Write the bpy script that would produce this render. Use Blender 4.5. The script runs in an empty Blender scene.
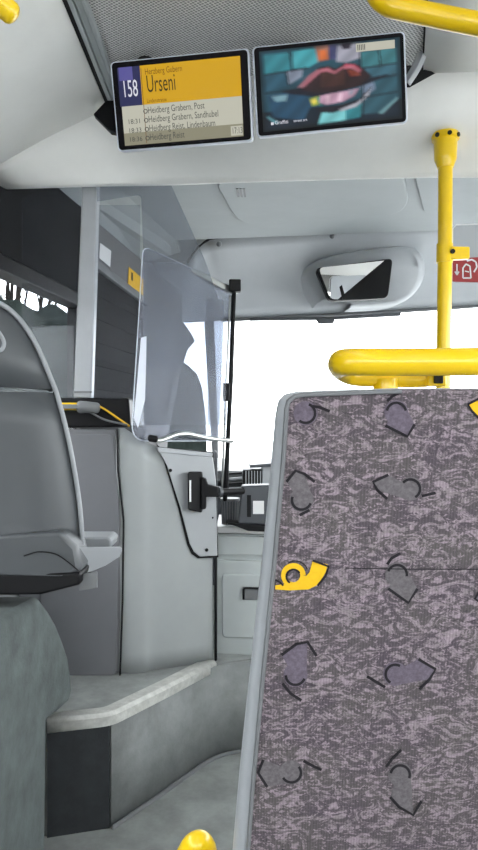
import bpy, bmesh, math, random
from mathutils import Vector, Matrix
random.seed(4)
C = bpy.context.scene.collection
F = 680.0; ZC = 1.17
ALL = {}
def P(px, py, Y): return Vector(((px-239)*Y/F, Y, ZC-(py-425)*Y/F))
def onz(px, py, z):
    Y = (ZC-z)*F/(py-425); return P(px, py, Y)
def lin(c): c /= 255.0; return c/12.92 if c <= .04045 else ((c+.055)/1.055)**2.4
def rgb(r, g, b): return (lin(r), lin(g), lin(b), 1)

# ---------------------------------------------------------------- materials
def mat(name, col, rough=.5, metal=0, spec=.5, noise=0, scale=20, bump=0, bscale=300, coat=0):
    m = bpy.data.materials.new(name); m.use_nodes = True
    nt = m.node_tree; b = nt.nodes['Principled BSDF']
    b.inputs['Base Color'].default_value = col; b.inputs['Roughness'].default_value = rough
    b.inputs['Metallic'].default_value = metal; b.inputs['Specular IOR Level'].default_value = spec
    b.inputs['Coat Weight'].default_value = coat
    if noise or bump:
        tc = nt.nodes.new('ShaderNodeTexCoord')
    if noise:
        n = nt.nodes.new('ShaderNodeTexNoise'); n.inputs['Scale'].default_value = scale; n.inputs['Detail'].default_value = 6
        n.inputs['Roughness'].default_value = .65
        r = nt.nodes.new('ShaderNodeValToRGB')
        r.color_ramp.elements[0].position = .32; r.color_ramp.elements[1].position = .7
        r.color_ramp.elements[0].color = tuple(c*(1-noise) for c in col[:3])+(1,)
        r.color_ramp.elements[1].color = tuple(min(1, c*(1+noise)) for c in col[:3])+(1,)
        nt.links.new(tc.outputs['Object'], n.inputs['Vector']); nt.links.new(n.outputs['Fac'], r.inputs['Fac'])
        nt.links.new(r.outputs['Color'], b.inputs['Base Color'])
    if bump:
        n2 = nt.nodes.new('ShaderNodeTexNoise'); n2.inputs['Scale'].default_value = bscale; n2.inputs['Detail'].default_value = 4
        bp = nt.nodes.new('ShaderNodeBump'); bp.inputs['Strength'].default_value = bump; bp.inputs['Distance'].default_value = .002
        nt.links.new(tc.outputs['Object'], n2.inputs['Vector']); nt.links.new(n2.outputs['Fac'], bp.inputs['Height'])
        nt.links.new(bp.outputs['Normal'], b.inputs['Normal'])
    return m
def glass(name, tint, refl=.08, rough=.02, haze=0, hazecol=(.6,.63,.7,1)):
    m = bpy.data.materials.new(name); m.use_nodes = True; nt = m.node_tree; nt.nodes.clear()
    o = nt.nodes.new('ShaderNodeOutputMaterial'); t = nt.nodes.new('ShaderNodeBsdfTransparent'); t.inputs[0].default_value = tint
    g = nt.nodes.new('ShaderNodeBsdfGlossy'); g.inputs['Roughness'].default_value = rough
    mx = nt.nodes.new('ShaderNodeMixShader'); lw = nt.nodes.new('ShaderNodeFresnel'); lw.inputs['IOR'].default_value = 1.45
    ml = nt.nodes.new('ShaderNodeMath'); ml.operation = 'MULTIPLY'; ml.inputs[1].default_value = refl/.04
    nt.links.new(lw.outputs[0], ml.inputs[0]); nt.links.new(ml.outputs[0], mx.inputs[0])
    src = t.outputs[0]
    if haze:
        d = nt.nodes.new('ShaderNodeBsdfDiffuse'); d.inputs[0].default_value = hazecol
        m2 = nt.nodes.new('ShaderNodeMixShader'); m2.inputs[0].default_value = haze
        nt.links.new(src, m2.inputs[1]); nt.links.new(d.outputs[0], m2.inputs[2]); src = m2.outputs[0]
    nt.links.new(src, mx.inputs[1]); nt.links.new(g.outputs[0], mx.inputs[2]); nt.links.new(mx.outputs[0], o.inputs[0])
    return m
def emis(name, col, s=1.0):
    m = bpy.data.materials.new(name); m.use_nodes = True; b = m.node_tree.nodes['Principled BSDF']
    b.inputs['Base Color'].default_value = (.02,.02,.02,1); b.inputs['Emission Color'].default_value = col
    b.inputs['Emission Strength'].default_value = s; b.inputs['Roughness'].default_value = .3; b.inputs['Specular IOR Level'].default_value = .05
    return m

EM = 0.43
M = dict(
 cove=mat('pale_grey_plastic', rgb(234,234,231), .6, noise=.03, scale=6),
 ceil2=mat('cab_ceiling_plastic', rgb(158,164,166), .6, noise=.04, scale=5),
 front=mat('front_header_plastic', rgb(174,178,182), .5, noise=.04, scale=5),
 black=mat('black_plastic', rgb(19,19,21), .5, spec=.2),
 blackm=mat('matte_black_panel', rgb(24,25,27), .8, spec=.15, noise=.15, scale=4),
 blind=mat('dark_window_fill', rgb(30,31,34), .8, spec=.15, noise=.3, scale=3),
 band=mat('grey_roof_rail', rgb(106,106,108), .55),
 wall=mat('grey_wall_plastic', rgb(130,132,133), .6, noise=.05, scale=8),
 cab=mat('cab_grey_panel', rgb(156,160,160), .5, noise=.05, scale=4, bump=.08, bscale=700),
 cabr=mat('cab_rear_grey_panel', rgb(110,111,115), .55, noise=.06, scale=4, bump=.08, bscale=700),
 plate=mat('cab_side_plate', rgb(160,163,166), .45, noise=.04, scale=7),
 drawer=mat('cabinet_grey', rgb(186,192,192), .5, noise=.03, scale=5),
 felt=mat('grey_felt_lining', rgb(88,95,94), .95, noise=.25, scale=14, bump=.6, bscale=160),
 floor=mat('worn_grey_vinyl', rgb(142,145,143), .6, noise=.25, scale=9, bump=.15, bscale=200),
 riser=mat('grey_vinyl_riser', rgb(128,131,131), .7, noise=.2, scale=11, bump=.25, bscale=120),
 riserd=mat('dark_riser', rgb(46,49,52), .8, noise=.25, scale=20, bump=.3, bscale=200),
 nose=mat('step_edge_aluminium', rgb(192,192,187), .5, metal=.1, noise=.2, scale=40),
 yellow=mat('yellow_paint', rgb(236,196,14), .3, noise=.04, scale=12, coat=.3),
 metal=mat('brushed_steel', rgb(190,192,190), .3, metal=.85),
 shell=mat('seat_shell_grey', rgb(70,73,76), .45, noise=.06, scale=5, bump=.1, bscale=500),
 shell2=mat('seat_shell_light', rgb(140,143,146), .42),
 frame=mat('seat_frame_grey', rgb(165,168,172), .38, noise=.05, scale=14),
 white=mat('white_label', rgb(225,225,225), .5),
 stick=mat('yellow_sticker', rgb(235,185,40), .5),
 red=mat('red_sign', rgb(150,40,42), .5),
 dgrey=mat('dark_grey_plastic', rgb(72,75,80), .45),
 mgrey=mat('mid_grey_plastic', rgb(112,114,116), .45),
 mirror=mat('mirror_glass', (.9,.9,.9,1), .02, metal=1),
 leaf=mat('dark_hedge_leaves', rgb(22,26,25), .95, spec=0, noise=.4, scale=8),
 bark=mat('dark_bark', rgb(30,28,27), .95, spec=0, noise=.3, scale=30),
 bounce_ground=mat('pale_bounce_ground', rgb(205,205,203), .9, noise=.06, scale=4),
 thread=mat('black_thread', rgb(26,22,28), .9),
 horn=mat('grey_violet_thread', rgb(99,94,97), .95, noise=.3, scale=260),
 hornv=mat('violet_thread', rgb(99,90,102), .95, noise=.3, scale=260),
 horny=mat('yellow_thread', rgb(224,178,22), .9, noise=.06, scale=200),
 glassw=glass('window_glass', (.97,.98,.98,1), .0012),
 smoked=glass('smoked_screen_glass', (.70,.72,.75,1), .006, haze=.16, hazecol=(.5,.52,.56,1)),
 pane=glass('clear_screen_glass', (.80,.82,.86,1), .005, haze=.14, hazecol=(.60,.62,.71,1)),
 part=glass('partition_glass', (.86,.87,.89,1), .005, haze=.01),
 edge=mat('glass_edge', rgb(205,210,222), .3),
)
# perforated ceiling
def perforated():
    m = mat('perforated_ceiling_panel', rgb(150,150,150), .7); nt = m.node_tree; b = nt.nodes['Principled BSDF']
    tc = nt.nodes.new('ShaderNodeTexCoord'); v = nt.nodes.new('ShaderNodeTexVoronoi'); v.inputs['Scale'].default_value = 125
    v.inputs['Randomness'].default_value = .12; v.voronoi_dimensions = '2D'
    mp = nt.nodes.new('ShaderNodeMapping'); mp.inputs['Rotation'].default_value = (0, 0, .6)
    r = nt.nodes.new('ShaderNodeValToRGB'); r.color_ramp.elements[0].position = .34; r.color_ramp.elements[1].position = .46
    r.color_ramp.elements[0].color = rgb(120,121,122); r.color_ramp.elements[1].color = rgb(204,204,202)
    nt.links.new(tc.outputs['Object'], mp.inputs[0]); nt.links.new(mp.outputs[0], v.inputs['Vector'])
    nt.links.new(v.outputs['Distance'], r.inputs[0]); nt.links.new(r.outputs[0], b.inputs['Base Color'])
    return m
M['perf'] = perforated()
def fabric():
    m = mat('woven_seat_moquette', rgb(100,95,98), .95, spec=.2); nt = m.node_tree; b = nt.nodes['Principled BSDF']; L = nt.links.new
    tc = nt.nodes.new('ShaderNodeTexCoord')
    mp = nt.nodes.new('ShaderNodeMapping'); mp.inputs['Scale'].default_value = (1, 1, 1.7); L(tc.outputs['Object'], mp.inputs[0])
    def noise(scale, detail, dist, rough=.6):
        n = nt.nodes.new('ShaderNodeTexNoise'); n.inputs['Scale'].default_value = scale; n.inputs['Detail'].default_value = detail
        n.inputs['Distortion'].default_value = dist; n.inputs['Roughness'].default_value = rough; L(mp.outputs[0], n.inputs['Vector']); return n.outputs['Fac']
    def ramp(src, a, bb, ca, cb):
        r = nt.nodes.new('ShaderNodeValToRGB'); r.color_ramp.elements[0].position = a; r.color_ramp.elements[1].position = bb
        r.color_ramp.elements[0].color = ca; r.color_ramp.elements[1].color = cb; L(src, r.inputs[0]); return r.outputs[0]
    def mix(f, a, c):
        x = nt.nodes.new('ShaderNodeMix'); x.data_type = 'RGBA'; L(f, x.inputs[0]); L(a, x.inputs[6])
        if isinstance(c, tuple): x.inputs[7].default_value = c
        else: L(c, x.inputs[7])
        return x.outputs[2]
    base = ramp(noise(16, 3, .5), .35, .65, rgb(85,77,84), rgb(92,87,87))
    tone = ramp(noise(42, 4, 2.5), .40, .62, rgb(152,137,146), rgb(135,126,128))
    W = (0,0,0,1); B = (1,1,1,1)
    streak = ramp(noise(46, 6, 2.2, .72), .49, .58, W, B)
    fleck = ramp(noise(240, 2, .6), .58, .66, W, (.65,.65,.65,1))
    c = mix(streak, base, tone); c = mix(fleck, c, rgb(168,152,160))
    dk = ramp(noise(190, 3, 1.2), .33, .40, (.7,.7,.7,1), W)
    c = mix(dk, c, rgb(66,60,66))
    # fine vertical weave
    wv = nt.nodes.new('ShaderNodeTexWave'); wv.inputs['Scale'].default_value = 110; wv.bands_direction = 'X'; L(tc.outputs['Object'], wv.inputs['Vector'])
    w = nt.nodes.new('ShaderNodeMix'); w.data_type = 'RGBA'; w.blend_type = 'MULTIPLY'; w.inputs[0].default_value = .2
    L(c, w.inputs[6]); L(wv.outputs['Color'], w.inputs[7])
    L(w.outputs[2], b.inputs['Base Color'])
    return m
M['fabric'] = fabric()

# ---------------------------------------------------------------- objects
def link(name, bm, m, parent=None, smooth=True, bevel=0, angle=35):
    me = bpy.data.meshes.new(name); bmesh.ops.recalc_face_normals(bm, faces=bm.faces[:]); bm.to_mesh(me); bm.free()
    ms = m if isinstance(m, (list, tuple)) else [m]
    for k in ms: me.materials.append(M[k] if isinstance(k, str) else k)
    o = bpy.data.objects.new(name, me); C.objects.link(o)
    if parent: o.parent = parent; o.matrix_parent_inverse = parent.matrix_world.inverted()
    if bevel:
        b = o.modifiers.new('bevel', 'BEVEL'); b.width = bevel; b.segments = 3; b.limit_method = 'ANGLE'; b.angle_limit = math.radians(40)
    if smooth:
        for p in me.polygons: p.use_smooth = True
        o.data.set_sharp_from_angle(angle=math.radians(angle))
    return o
def thing(name, label, cat, loc, group=None):
    o = bpy.data.objects.new(name, None); C.objects.link(o); o.location = loc; o.empty_display_size = .05
    bpy.context.view_layer.update()
    o['label'] = label; o['category'] = cat
    if group: o['group'] = group
    return o
def tag(o, label, cat, group=None):
    o['label'] = label; o['category'] = cat
    if group: o['group'] = group
    return o
def struct(o, label=None):
    o['kind'] = 'structure'
    if label: o['label'] = label
    return o
def V(*a): return Vector(a)
def prism(bm, pts, off, mi=0):
    a = [bm.verts.new(p) for p in pts]; b = [bm.verts.new(Vector(p)+Vector(off)) for p in pts]; n = len(pts)
    fs = [bm.faces.new(a), bm.faces.new(b[::-1])]
    for i in range(n): fs.append(bm.faces.new((a[i], b[i], b[(i+1) % n], a[(i+1) % n])))
    for f in fs: f.material_index = mi
    return bm
def NB(): return bmesh.new()
def PR(pts, off, mi=0): return prism(NB(), pts, off, mi)
def box(bm, lo, hi, mi=0):
    x0,y0,z0 = lo; x1,y1,z1 = hi
    return prism(bm, [(x0,y0,z0),(x1,y0,z0),(x1,y0,z1),(x0,y0,z1)], (0,y1-y0,0), mi)
def smooth_path(pts, n=6):
    pts = [Vector(p) for p in pts]; out = []
    for i in range(len(pts)-1):
        p0 = pts[max(i-1,0)]; p1 = pts[i]; p2 = pts[i+1]; p3 = pts[min(i+2,len(pts)-1)]
        for k in range(n):
            t = k/n
            out.append(.5*((2*p1)+(p2-p0)*t+(2*p0-5*p1+4*p2-p3)*t*t+(3*p1-p0-3*p2+p3)*t**3))
    out.append(pts[-1]); return out
def fillet(pts, r, n=6):
    pts = [Vector(p) for p in pts]; out = [pts[0]]
    for i in range(1, len(pts)-1):
        a = pts[i-1]-pts[i]; b = pts[i+1]-pts[i]; rr = min(r, a.length*.49, b.length*.49)
        s = pts[i]+a.normalized()*rr; e = pts[i]+b.normalized()*rr
        for k in range(n+1):
            t = k/n; out.append((1-t)**2*s+2*t*(1-t)*pts[i]+t*t*e)
    out.append(pts[-1]); return out
def closed_fillet(pts, r, n=5):
    pts = [Vector(p) for p in pts]; out = []; N = len(pts)
    for i in range(N):
        ri = r[i] if isinstance(r, (list, tuple)) else r
        if ri <= 0: out.append(pts[i]); continue
        a = pts[i-1]-pts[i]; b = pts[(i+1)%N]-pts[i]; rr = min(ri, a.length*.49, b.length*.49)
        s = pts[i]+a.normalized()*rr; e = pts[i]+b.normalized()*rr
        for k in range(n+1):
            t = k/n; out.append((1-t)**2*s+2*t*(1-t)*pts[i]+t*t*e)
    return out
def tube(bm, path, r, seg=16, dome=True, mi=0):
    path = [Vector(p) for p in path]; n = len(path); rings = []
    up = None
    rad = r if callable(r) else (lambda t: r)
    for i, p in enumerate(path):
        d = (path[min(i+1,n-1)]-path[max(i-1,0)]).normalized()
        if up is None:
            up = Vector((0,0,1)) if abs(d.z) < .9 else Vector((1,0,0))
        up = (up-d*up.dot(d)).normalized(); s = d.cross(up)
        rings.append((p, d, up.copy(), s, rad(i/max(n-1,1))))
    allr = []
    def ring(p, u, s, rr): return [bm.verts.new(p+(u*math.cos(2*math.pi*k/seg)+s*math.sin(2*math.pi*k/seg))*rr) for k in range(seg)]
    if dome:
        p,d,u,s,rr = rings[0]
        for a in (80, 55, 28): allr.append(ring(p-d*rr*.6*math.sin(math.radians(a)), u, s, rr*math.cos(math.radians(a))))
    for p,d,u,s,rr in rings: allr.append(ring(p, u, s, rr))
    if dome:
        p,d,u,s,rr = rings[-1]
        for a in (28, 55, 80): allr.append(ring(p+d*rr*.6*math.sin(math.radians(a)), u, s, rr*math.cos(math.radians(a))))
    fs = []
    for a, b in zip(allr, allr[1:]):
        for k in range(seg): fs.append(bm.faces.new((a[k], a[(k+1)%seg], b[(k+1)%seg], b[k])))
    fs.append(bm.faces.new(allr[0][::-1])); fs.append(bm.faces.new(allr[-1]))
    for f in fs: f.material_index = mi
    return bm
def T(path, r, seg=16, dome=True): return tube(NB(), path, r, seg, dome)
def loft(rows, thick=None):
    bm = NB(); g = [[bm.verts.new(p) for p in r] for r in rows]
    for a, b in zip(g, g[1:]):
        for k in range(len(a)-1): bm.faces.new((a[k], a[k+1], b[k+1], b[k]))
    return bm
def solid(o, t, off=-1):
    m = o.modifiers.new('thickness', 'SOLIDIFY'); m.thickness = t; m.offset = off; return o

# ================================================================= SETTING
HX = .158
def WL(Y, z): return V(-1.12+HX*Y, Y, z)
def WR(Y, z): return V(1.36+HX*Y, Y, z)
out_l = V(-.04, .006, 0); out_r = V(.04, -.006, 0)
ZT = ZC+.985
# floor (aisle) and driver platform
struct(link('floor', PR([V(-1.6,-3,0), V(.95,-3,0), V(2.1,4.4,0), V(-.5,4.4,0)], (0,0,-.05)), 'floor'), 'worn grey vinyl aisle floor')
N = [onz(48,722,.325), onz(110,715,.325), onz(165,688,.325), onz(213,663,.325)]
pf = [V(-.83,N[0].y,.325)]+N+[V(.25,2.52,.325), V(.25,3.9,.325), V(-.52,3.75,.325)]
bm = PR(pf, (0,0,-.325))
struct(link('floor', bm, 'floor', smooth=False), 'raised vinyl platform carrying the driver cab')
def wallstrip(p, q, z0, z1, th=.006, mi=0, bm=None, d=None):
    bm = bm or NB(); d = d or V(0,-th,0)
    return prism(bm, [V(p.x,p.y,z0), V(q.x,q.y,z0), V(q.x,q.y,z1), V(p.x,p.y,z1)], d, mi)
bm = NB(); wallstrip(V(N[0].x,N[0].y-.002,0), V(N[1].x,N[1].y-.002,0), 0, .318, bm=bm)
struct(link('trim_1', bm, 'riserd', smooth=False), 'dark riser facing the aisle under the step edge')  # rear-facing stretch of the riser, darker than the rest
bm = NB(); pts = [N[1], N[2], N[3], V(.25,2.52,0)]
pp = fillet(pts, .10, 6)
front = [V(p.x+.004, p.y-.006, 0) for p in pp]
rows = [[V(p.x,p.y,z) for p in front] for z in (.0, .32)]
o = struct(link('trim_2', loft(rows), 'riser'), 'scuffed grey riser under the platform edge'); solid(o, .004, 0)
o = link('trim_3', T([V(p.x+.01,p.y-.012,.004) for p in pp], .007, 8), 'mgrey'); struct(o, 'welded vinyl joint where riser meets floor')
# nosing
bm = NB()
nn = [N[0]+V(-.002,0,0)] + fillet([N[0],N[1],N[2],N[3]], .03, 4)[1:]
rows = []
for off, z in ((.035,.327),(.035,.334),(-.004,.334),(-.014,.326),(-.014,.300),(-.006,.300)):
    row = []
    for i, p in enumerate(nn):
        d = (nn[min(i+1,len(nn)-1)]-nn[max(i-1,0)]).normalized(); nrm = V(-d.y, d.x, 0)
        row.append(V(p.x,p.y,z)+nrm*off)
    rows.append(row)
bm = loft(rows)
o = link('step_edge', bm, 'nose', angle=25); solid(o, .003, 0); tag(o, 'ribbed pale metal step edge along the driver platform', 'step edge')

# left wall
def quadL(Y0, Y1, z0, z1, bm=None): return prism(bm or NB(), [WL(Y0,z0), WL(Y1,z0), WL(Y1,z1), WL(Y0,z1)], out_l)
bm = quadL(-3, 3.75, 0, .95)
struct(link('wall_left', bm, 'wall', smooth=False))
bm = quadL(-3, 2.0, 1.71, 1.96); quadL(2.0, 2.87, 1.71, 2.13, bm); struct(link('wall_left', bm, 'blackm', smooth=False), 'black panel above the left side window')
bm = NB(); prism(bm, [WL(-3,1.68)+V(.03,0,0), WL(2.87,1.655)+V(.03,0,0), WL(2.87,1.71)+V(.03,0,0), WL(-3,1.735)+V(.03,0,0)], V(-.07,.01,0))
struct(link('trim_4', bm, 'black', bevel=.005), 'black rubber edge at the top of the left side window')
bm = NB()
for y in (-3, -1.3, .5, 2.82): quadL(y, y+.06, .95, 1.71, bm)
quadL(-3, 2.87, .93, .98, bm)
wf = struct(link('window_1', bm, 'black', smooth=False), 'left side window beside the seats')
bm = prism(NB(), [WL(-2.95,.97), WL(2.83,.97), WL(2.83,1.72), WL(-2.95,1.72)], V(-.006,0,0))
g = link('window_pane', bm, 'glassw', wf, smooth=False); g['kind'] = 'structure'
# cab left wall : band above the dark window
bm = prism(NB(), [WL(2.86,ZC+.72), WL(3.78,ZC+.68), WL(3.78,ZC+.905), WL(2.86,ZC+.915)], out_l)
struct(link('wall_left', bm, 'band', bevel=.004), 'grey rail above the driver side window')
bm = prism(NB(), [WL(2.86,ZC+.70)+V(.02,0,0), WL(3.78,ZC+.66)+V(.02,0,0), WL(3.78,ZC+.70)+V(.02,0,0), WL(2.86,ZC+.735)+V(.02,0,0)], V(-.04,0,0))
struct(link('trim_5', bm, 'mgrey', bevel=.004), 'pale lip under the grey rail')
bm = NB()
prism(bm, [WL(2.86,.95), WL(3.80,.95), WL(3.80,ZC+.70), WL(2.86,ZC+.72)], out_l)
for k in range(7):
    z = 1.12+k*.105
    prism(bm, [WL(2.88,z)+V(.004,0,0), WL(3.78,z)+V(.004,0,0), WL(3.78,z+.03)+V(.012,0,0), WL(2.88,z+.03)+V(.012,0,0)], V(-.01,0,0))
b = link('dark_window_panel', bm, 'blind', bevel=.002)  # made-up panel standing in for the dark, reflecting driver window
tag(b, 'dark pleated panel added in place of the dark driver side window', 'blind')
# stickers on the band
def on_wl(px, py, off=.004):
    k = (px-239)/F; Y = 1.12/(HX-k); return WL(Y, ZC-(py-425)*Y/F)+V(off,0,0)
def sticker(name, m, c, label, cat):
    return tag(link(name, PR([on_wl(*q) for q in c], V(.002,0,0)), m, smooth=False), label, cat)
sticker('information_sticker', 'white', [(99,243),(110,251),(109,267),(98,258)], 'small white sticker on the grey rail above the driver window', 'sticker')
s = sticker('warning_sticker', 'stick', [(128,267),(143,280),(142,299),(127,284)], 'yellow warning sticker on the grey rail behind the driver screen', 'sticker')
link('sticker_mark', PR([on_wl(130,272,.007), on_wl(131.5,273,.007), on_wl(131.5,281,.007), on_wl(130,280,.007)], V(.001,0,0)), 'black', s, smooth=False)

# right wall
bm = prism(NB(), [WR(-3,0), WR(4,0), WR(4,.95), WR(-3,.95)], out_r)
prism(bm, [WR(-3,1.75), WR(4,1.75), WR(4,2.05), WR(-3,2.05)], out_r)
for y in (-3, -1.2, .8, 2.4, 3.94): prism(bm, [WR(y,.95), WR(y+.06,.95), WR(y+.06,1.75), WR(y,1.75)], out_r)
wr = struct(link('wall_right', bm, 'wall', smooth=False))
g = link('window_2', prism(NB(), [WR(-2.95,.95), WR(3.95,.95), WR(3.95,1.76), WR(-2.95,1.76)], V(.006,0,0)), 'glassw', smooth=False); struct(g)
# ceiling
LT = lambda Y: V(-.41, Y, ZT)
RP = [V(.30,-3,ZT), V(.37,0,ZT), V(.40,1.0,ZT), V(.436,1.576,ZT), V(.53,1.95,ZT)]
bm = PR([LT(-3)]+RP+[LT(2.12)], (0,0,.03))
struct(link('ceiling', bm, 'perf', smooth=False), 'grey perforated ceiling panel over the aisle')
# left cove : curved sheet from trim to wall
rows = []
for k in range(9):
    t = k/8; row = []
    for Y in (-3, -1.5, 0, 1, 1.6, 2.12):
        a = V(-.41, Y, ZT); b = WL(Y, ZC+.785)
        p = a.lerp(b, t); p.z += .006*math.sin(math.pi*t)
        row.append(p)
    rows.append(row)
o = link('ceiling', loft(rows), 'cove'); struct(o, 'smooth pale grey ceiling cove above the left windows'); solid(o, .02, 0)
rows = []
for k in range(9):
    t = k/8; row = []
    for i, a in enumerate([RP[0], RP[1], RP[2], RP[3], RP[4]+V(.03,.14,0)]):
        b = WR(a.y, ZC+.80); p = a.lerp(b, t); p.z += .05*math.sin(math.pi*t); row.append(p)
    rows.append(row)
o = link('ceiling', loft(rows), 'cove'); struct(o, 'smooth pale grey ceiling cove on the right'); solid(o, .02, 0)
# trims along the ceiling
bm = prism(NB(), [V(-.425,-3,ZT-.006), V(-.395,-3,ZT-.006), V(-.395,2.1,ZT-.006), V(-.425,2.1,ZT-.006)], (0,0,.012))
struct(link('trim_6', bm, 'black', smooth=False), 'black channel along the left edge of the ceiling panel')
bm = NB()
for x0, x1, h in ((-.393,-.382,.016), (-.380,-.362,.010), (-.360,-.350,.018)):
    prism(bm, [V(x0,-3,ZT-h), V(x1,-3,ZT-h), V(x1,2.05,ZT-h), V(x0,2.05,ZT-h)], (0,0,h+.004))
struct(link('trim_7', bm, 'ceil2', bevel=.002), 'pale profiled rail beside the black ceiling channel')
bm = prism(NB(), [p+V(-.006,0,-.006) for p in RP]+[p+V(.02,0,-.006) for p in RP[::-1]], (0,0,.010))
struct(link('trim_8', bm, 'black', smooth=False), 'black channel along the right edge of the ceiling panel')
# bulkhead : lofted profile across
prof = [(1.93,.99),(1.965,.90),(2.02,.855),(2.10,.825),(2.16,.795),(2.185,.785),(2.205,.79),(2.24,.86),(2.30,.99)]
def skew(x): return -.10*(x+.05) if x > -.4 else .035
xs = [-.79,-.7,-.6,-.5,-.42,-.36,-.3,-.2,0,.2,.4,.6,.9,1.2,1.65]
rows = []
for ri, (y, z) in enumerate(prof):
    row = []
    f = min(1, ri/5)
    for x in xs:
        yl = (2.095 if ri == 0 else 2.11)+.10*f+(.03*(ri-5) if ri > 5 else 0)
        zl0 = .992-.56*max(0, -.41-x); zb = .79-.03*max(0, -.41-x)
        zl = zl0+(zb-zl0)*f**.8 if ri <= 5 else zb+(z-.785)*.6
        yy = y+skew(x)*.8; zz = z
        if x > .55: zz -= (x-.55)*.14*(1 if z > .84 else .2)
        w_ = 1 if x <= -.38 else max(0, (-.05-x)/.33) if x < -.05 else 0
        w_ = w_*w_*(3-2*w_)
        row.append(V(x, yy*(1-w_)+yl*w_, ZC+zz*(1-w_)+zl*w_))
    rows.append(row)
o = link('wall_front', loft(rows), 'cove', angle=60); struct(o, 'pale grey bulkhead below the ceiling that carries the screens'); solid(o, .012, 0)
# black corner pieces of the ceiling panel
bm = PR([P(93,114,2.0), P(106,100,2.0), P(120,100,2.0), P(122,133,1.965), P(110,131,1.965)], (0,.03,.0))
struct(link('trim_9', bm, 'black', bevel=.004), 'black corner cover left of the screens')
bm = PR([P(395,62,1.86), P(427,68,1.86), P(446,79,1.9), P(440,88,1.93), P(425,98,1.93), P(410,103,1.93), P(395,104,1.93)], (0,.03,0))
struct(link('trim_10', bm, 'black', bevel=.004), 'black corner cover right of the screens')
bm = NB(); cc = smooth_path([P(404,84,1.8), P(412,72,1.8), P(418,60,1.8), P(422,48,1.8)], 5)
rows = [[p+V(-.009,0,0) for p in cc], [p+V(.006,-.008,0) for p in cc], [p+V(.016,0,-.004) for p in cc]]
o = link('corner_bracket', loft(rows), 'frame'); solid(o, .003, 0); tag(o, 'pale curved bracket beside the right screen', 'bracket')

# cab ceiling
bm = PR([V(-.80,2.25,ZC+.91), V(-.62,2.25,ZC+.985), V(1.6,2.2,ZC+.99), V(1.75,3.35,ZC+.985), V(-.33,3.55,ZC+.965), V(-.30,4.0,ZC+.9), V(-.54,3.85,ZC+.90)], (0,0,.03))
struct(link('ceiling', bm, 'ceil2', smooth=False), 'grey ceiling over the driver cab')
bm = NB(); box(bm, (-1.2,-3.05,ZC+1.04), (2.2,4.5,ZC+1.09))
struct(link('ceiling', bm, 'mgrey', smooth=False), 'roof shell of the bus')
bm = PR([V(-.9,3.9,ZC+.80), V(-.2,4.32,ZC+.80), V(-.2,4.32,ZC+1.04), V(-.9,3.9,ZC+1.04)], (0,.03,0))
struct(link('wall_front', bm, 'ceil2', smooth=False), 'upper front corner of the bus shell')
# raised recess panel with a hatch
hp = [onz(214,178,ZC+.975), onz(404,172,ZC+.975), onz(409,200,ZC+.975), onz(398,212,ZC+.975), onz(246,222,ZC+.975), onz(233,212,ZC+.975)]
bm = PR(closed_fillet(hp, .08), (0,0,-.014))
tag(link('ceiling_hatch', bm, 'ceil2', bevel=.008), 'grey recessed hatch in the cab ceiling above the windscreen', 'hatch')
hp = [onz(414,172,ZC+.975), onz(520,170,ZC+.975), onz(520,205,ZC+.975), onz(424,212,ZC+.975)]
bm = PR(closed_fillet(hp, .06), (0,0,-.010))
tag(link('ceiling_hatch', bm, 'ceil2', bevel=.008), 'smaller grey hatch right of the yellow pole in the cab ceiling', 'hatch')
bm = NB()
for k in range(3):
    a = onz(236+k*3.5,188,ZC+.962); prism(bm, [a, a+V(.008,0,0), a+V(.014,.10,0), a+V(.006,.10,0)], (0,0,-.004))
tag(link('ceiling_vent', bm, 'mgrey', smooth=False), 'tiny slotted vent in the left part of the ceiling hatch', 'vent')
# front header : from seam to windscreen top
seam = [P(150,262,3.80), P(188,262,3.72), P(196,250,3.68), P(206,241,3.64), P(225,236.5,3.58), P(330,228,3.5), P(430,220,3.42), P(560,210,3.34), P(700,200,3.26)]
bot  = [P(140,322,3.86), P(185,322,4.12), P(205,321,4.16), P(222,320,4.18), P(246,319,4.18), P(330,314.5,4.1), P(430,309,4.0), P(560,300,3.9), P(700,292,3.8)]
rows = []
for k in range(8):
    t = k/7; rows.append([a.lerp(b, t)+V(0, .05*math.sin(math.pi*t), .03*math.sin(math.pi*t)) for a, b in zip(seam, bot)])
def dense(rows, n=4): return [smooth_path(r, n) for r in rows]
o = link('wall_front', loft(dense(rows)), 'front', angle=60); struct(o, 'grey header panel above the windscreen'); solid(o, .015, 0)
# filler between cab ceiling and header
rows = [[p+V(0,0,.0) for p in seam], [V(p.x, p.y-.05, ZC+1.0) for p in seam]]
o = link('wall_front', loft(rows), 'ceil2'); struct(o, 'upper edge of the header panel'); solid(o, .01, 0)
o = link('trim_11', T(smooth_path([p+V(0,-.012,-.004) for p in seam[1:]], 5), .008, 8), 'black'); struct(o, 'black rubber seam along the header panel')
# lip and left corner
o = link('trim_12', T(smooth_path([p+V(0,-.01,-.004) for p in bot[3:]], 4), .010, 8), 'mgrey'); struct(o, 'grey lip at the top of the windscreen')
# A pillars
bm = PR([P(140,262,3.74), P(188,262,3.98), P(184,322,4.1), P(192,334,4.1), P(196,341,4.1), P(188,350,4.1), P(180,376,4.1), P(168,440,4.1), P(165,500,4.1), P(140,500,3.74)], (-.03,.05,0))
struct(link('wall_front', bm, 'band', bevel=.01), 'grey pillar cover at the left front corner')
bm = PR([P(204,318,4.2), P(214,318,4.2), P(219,470,4.15), P(213,470,4.15)], (0,.06,0))
struct(link('trim_13', bm, 'mgrey', bevel=.008), 'slanted grey windscreen post behind the driver screen')
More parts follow.
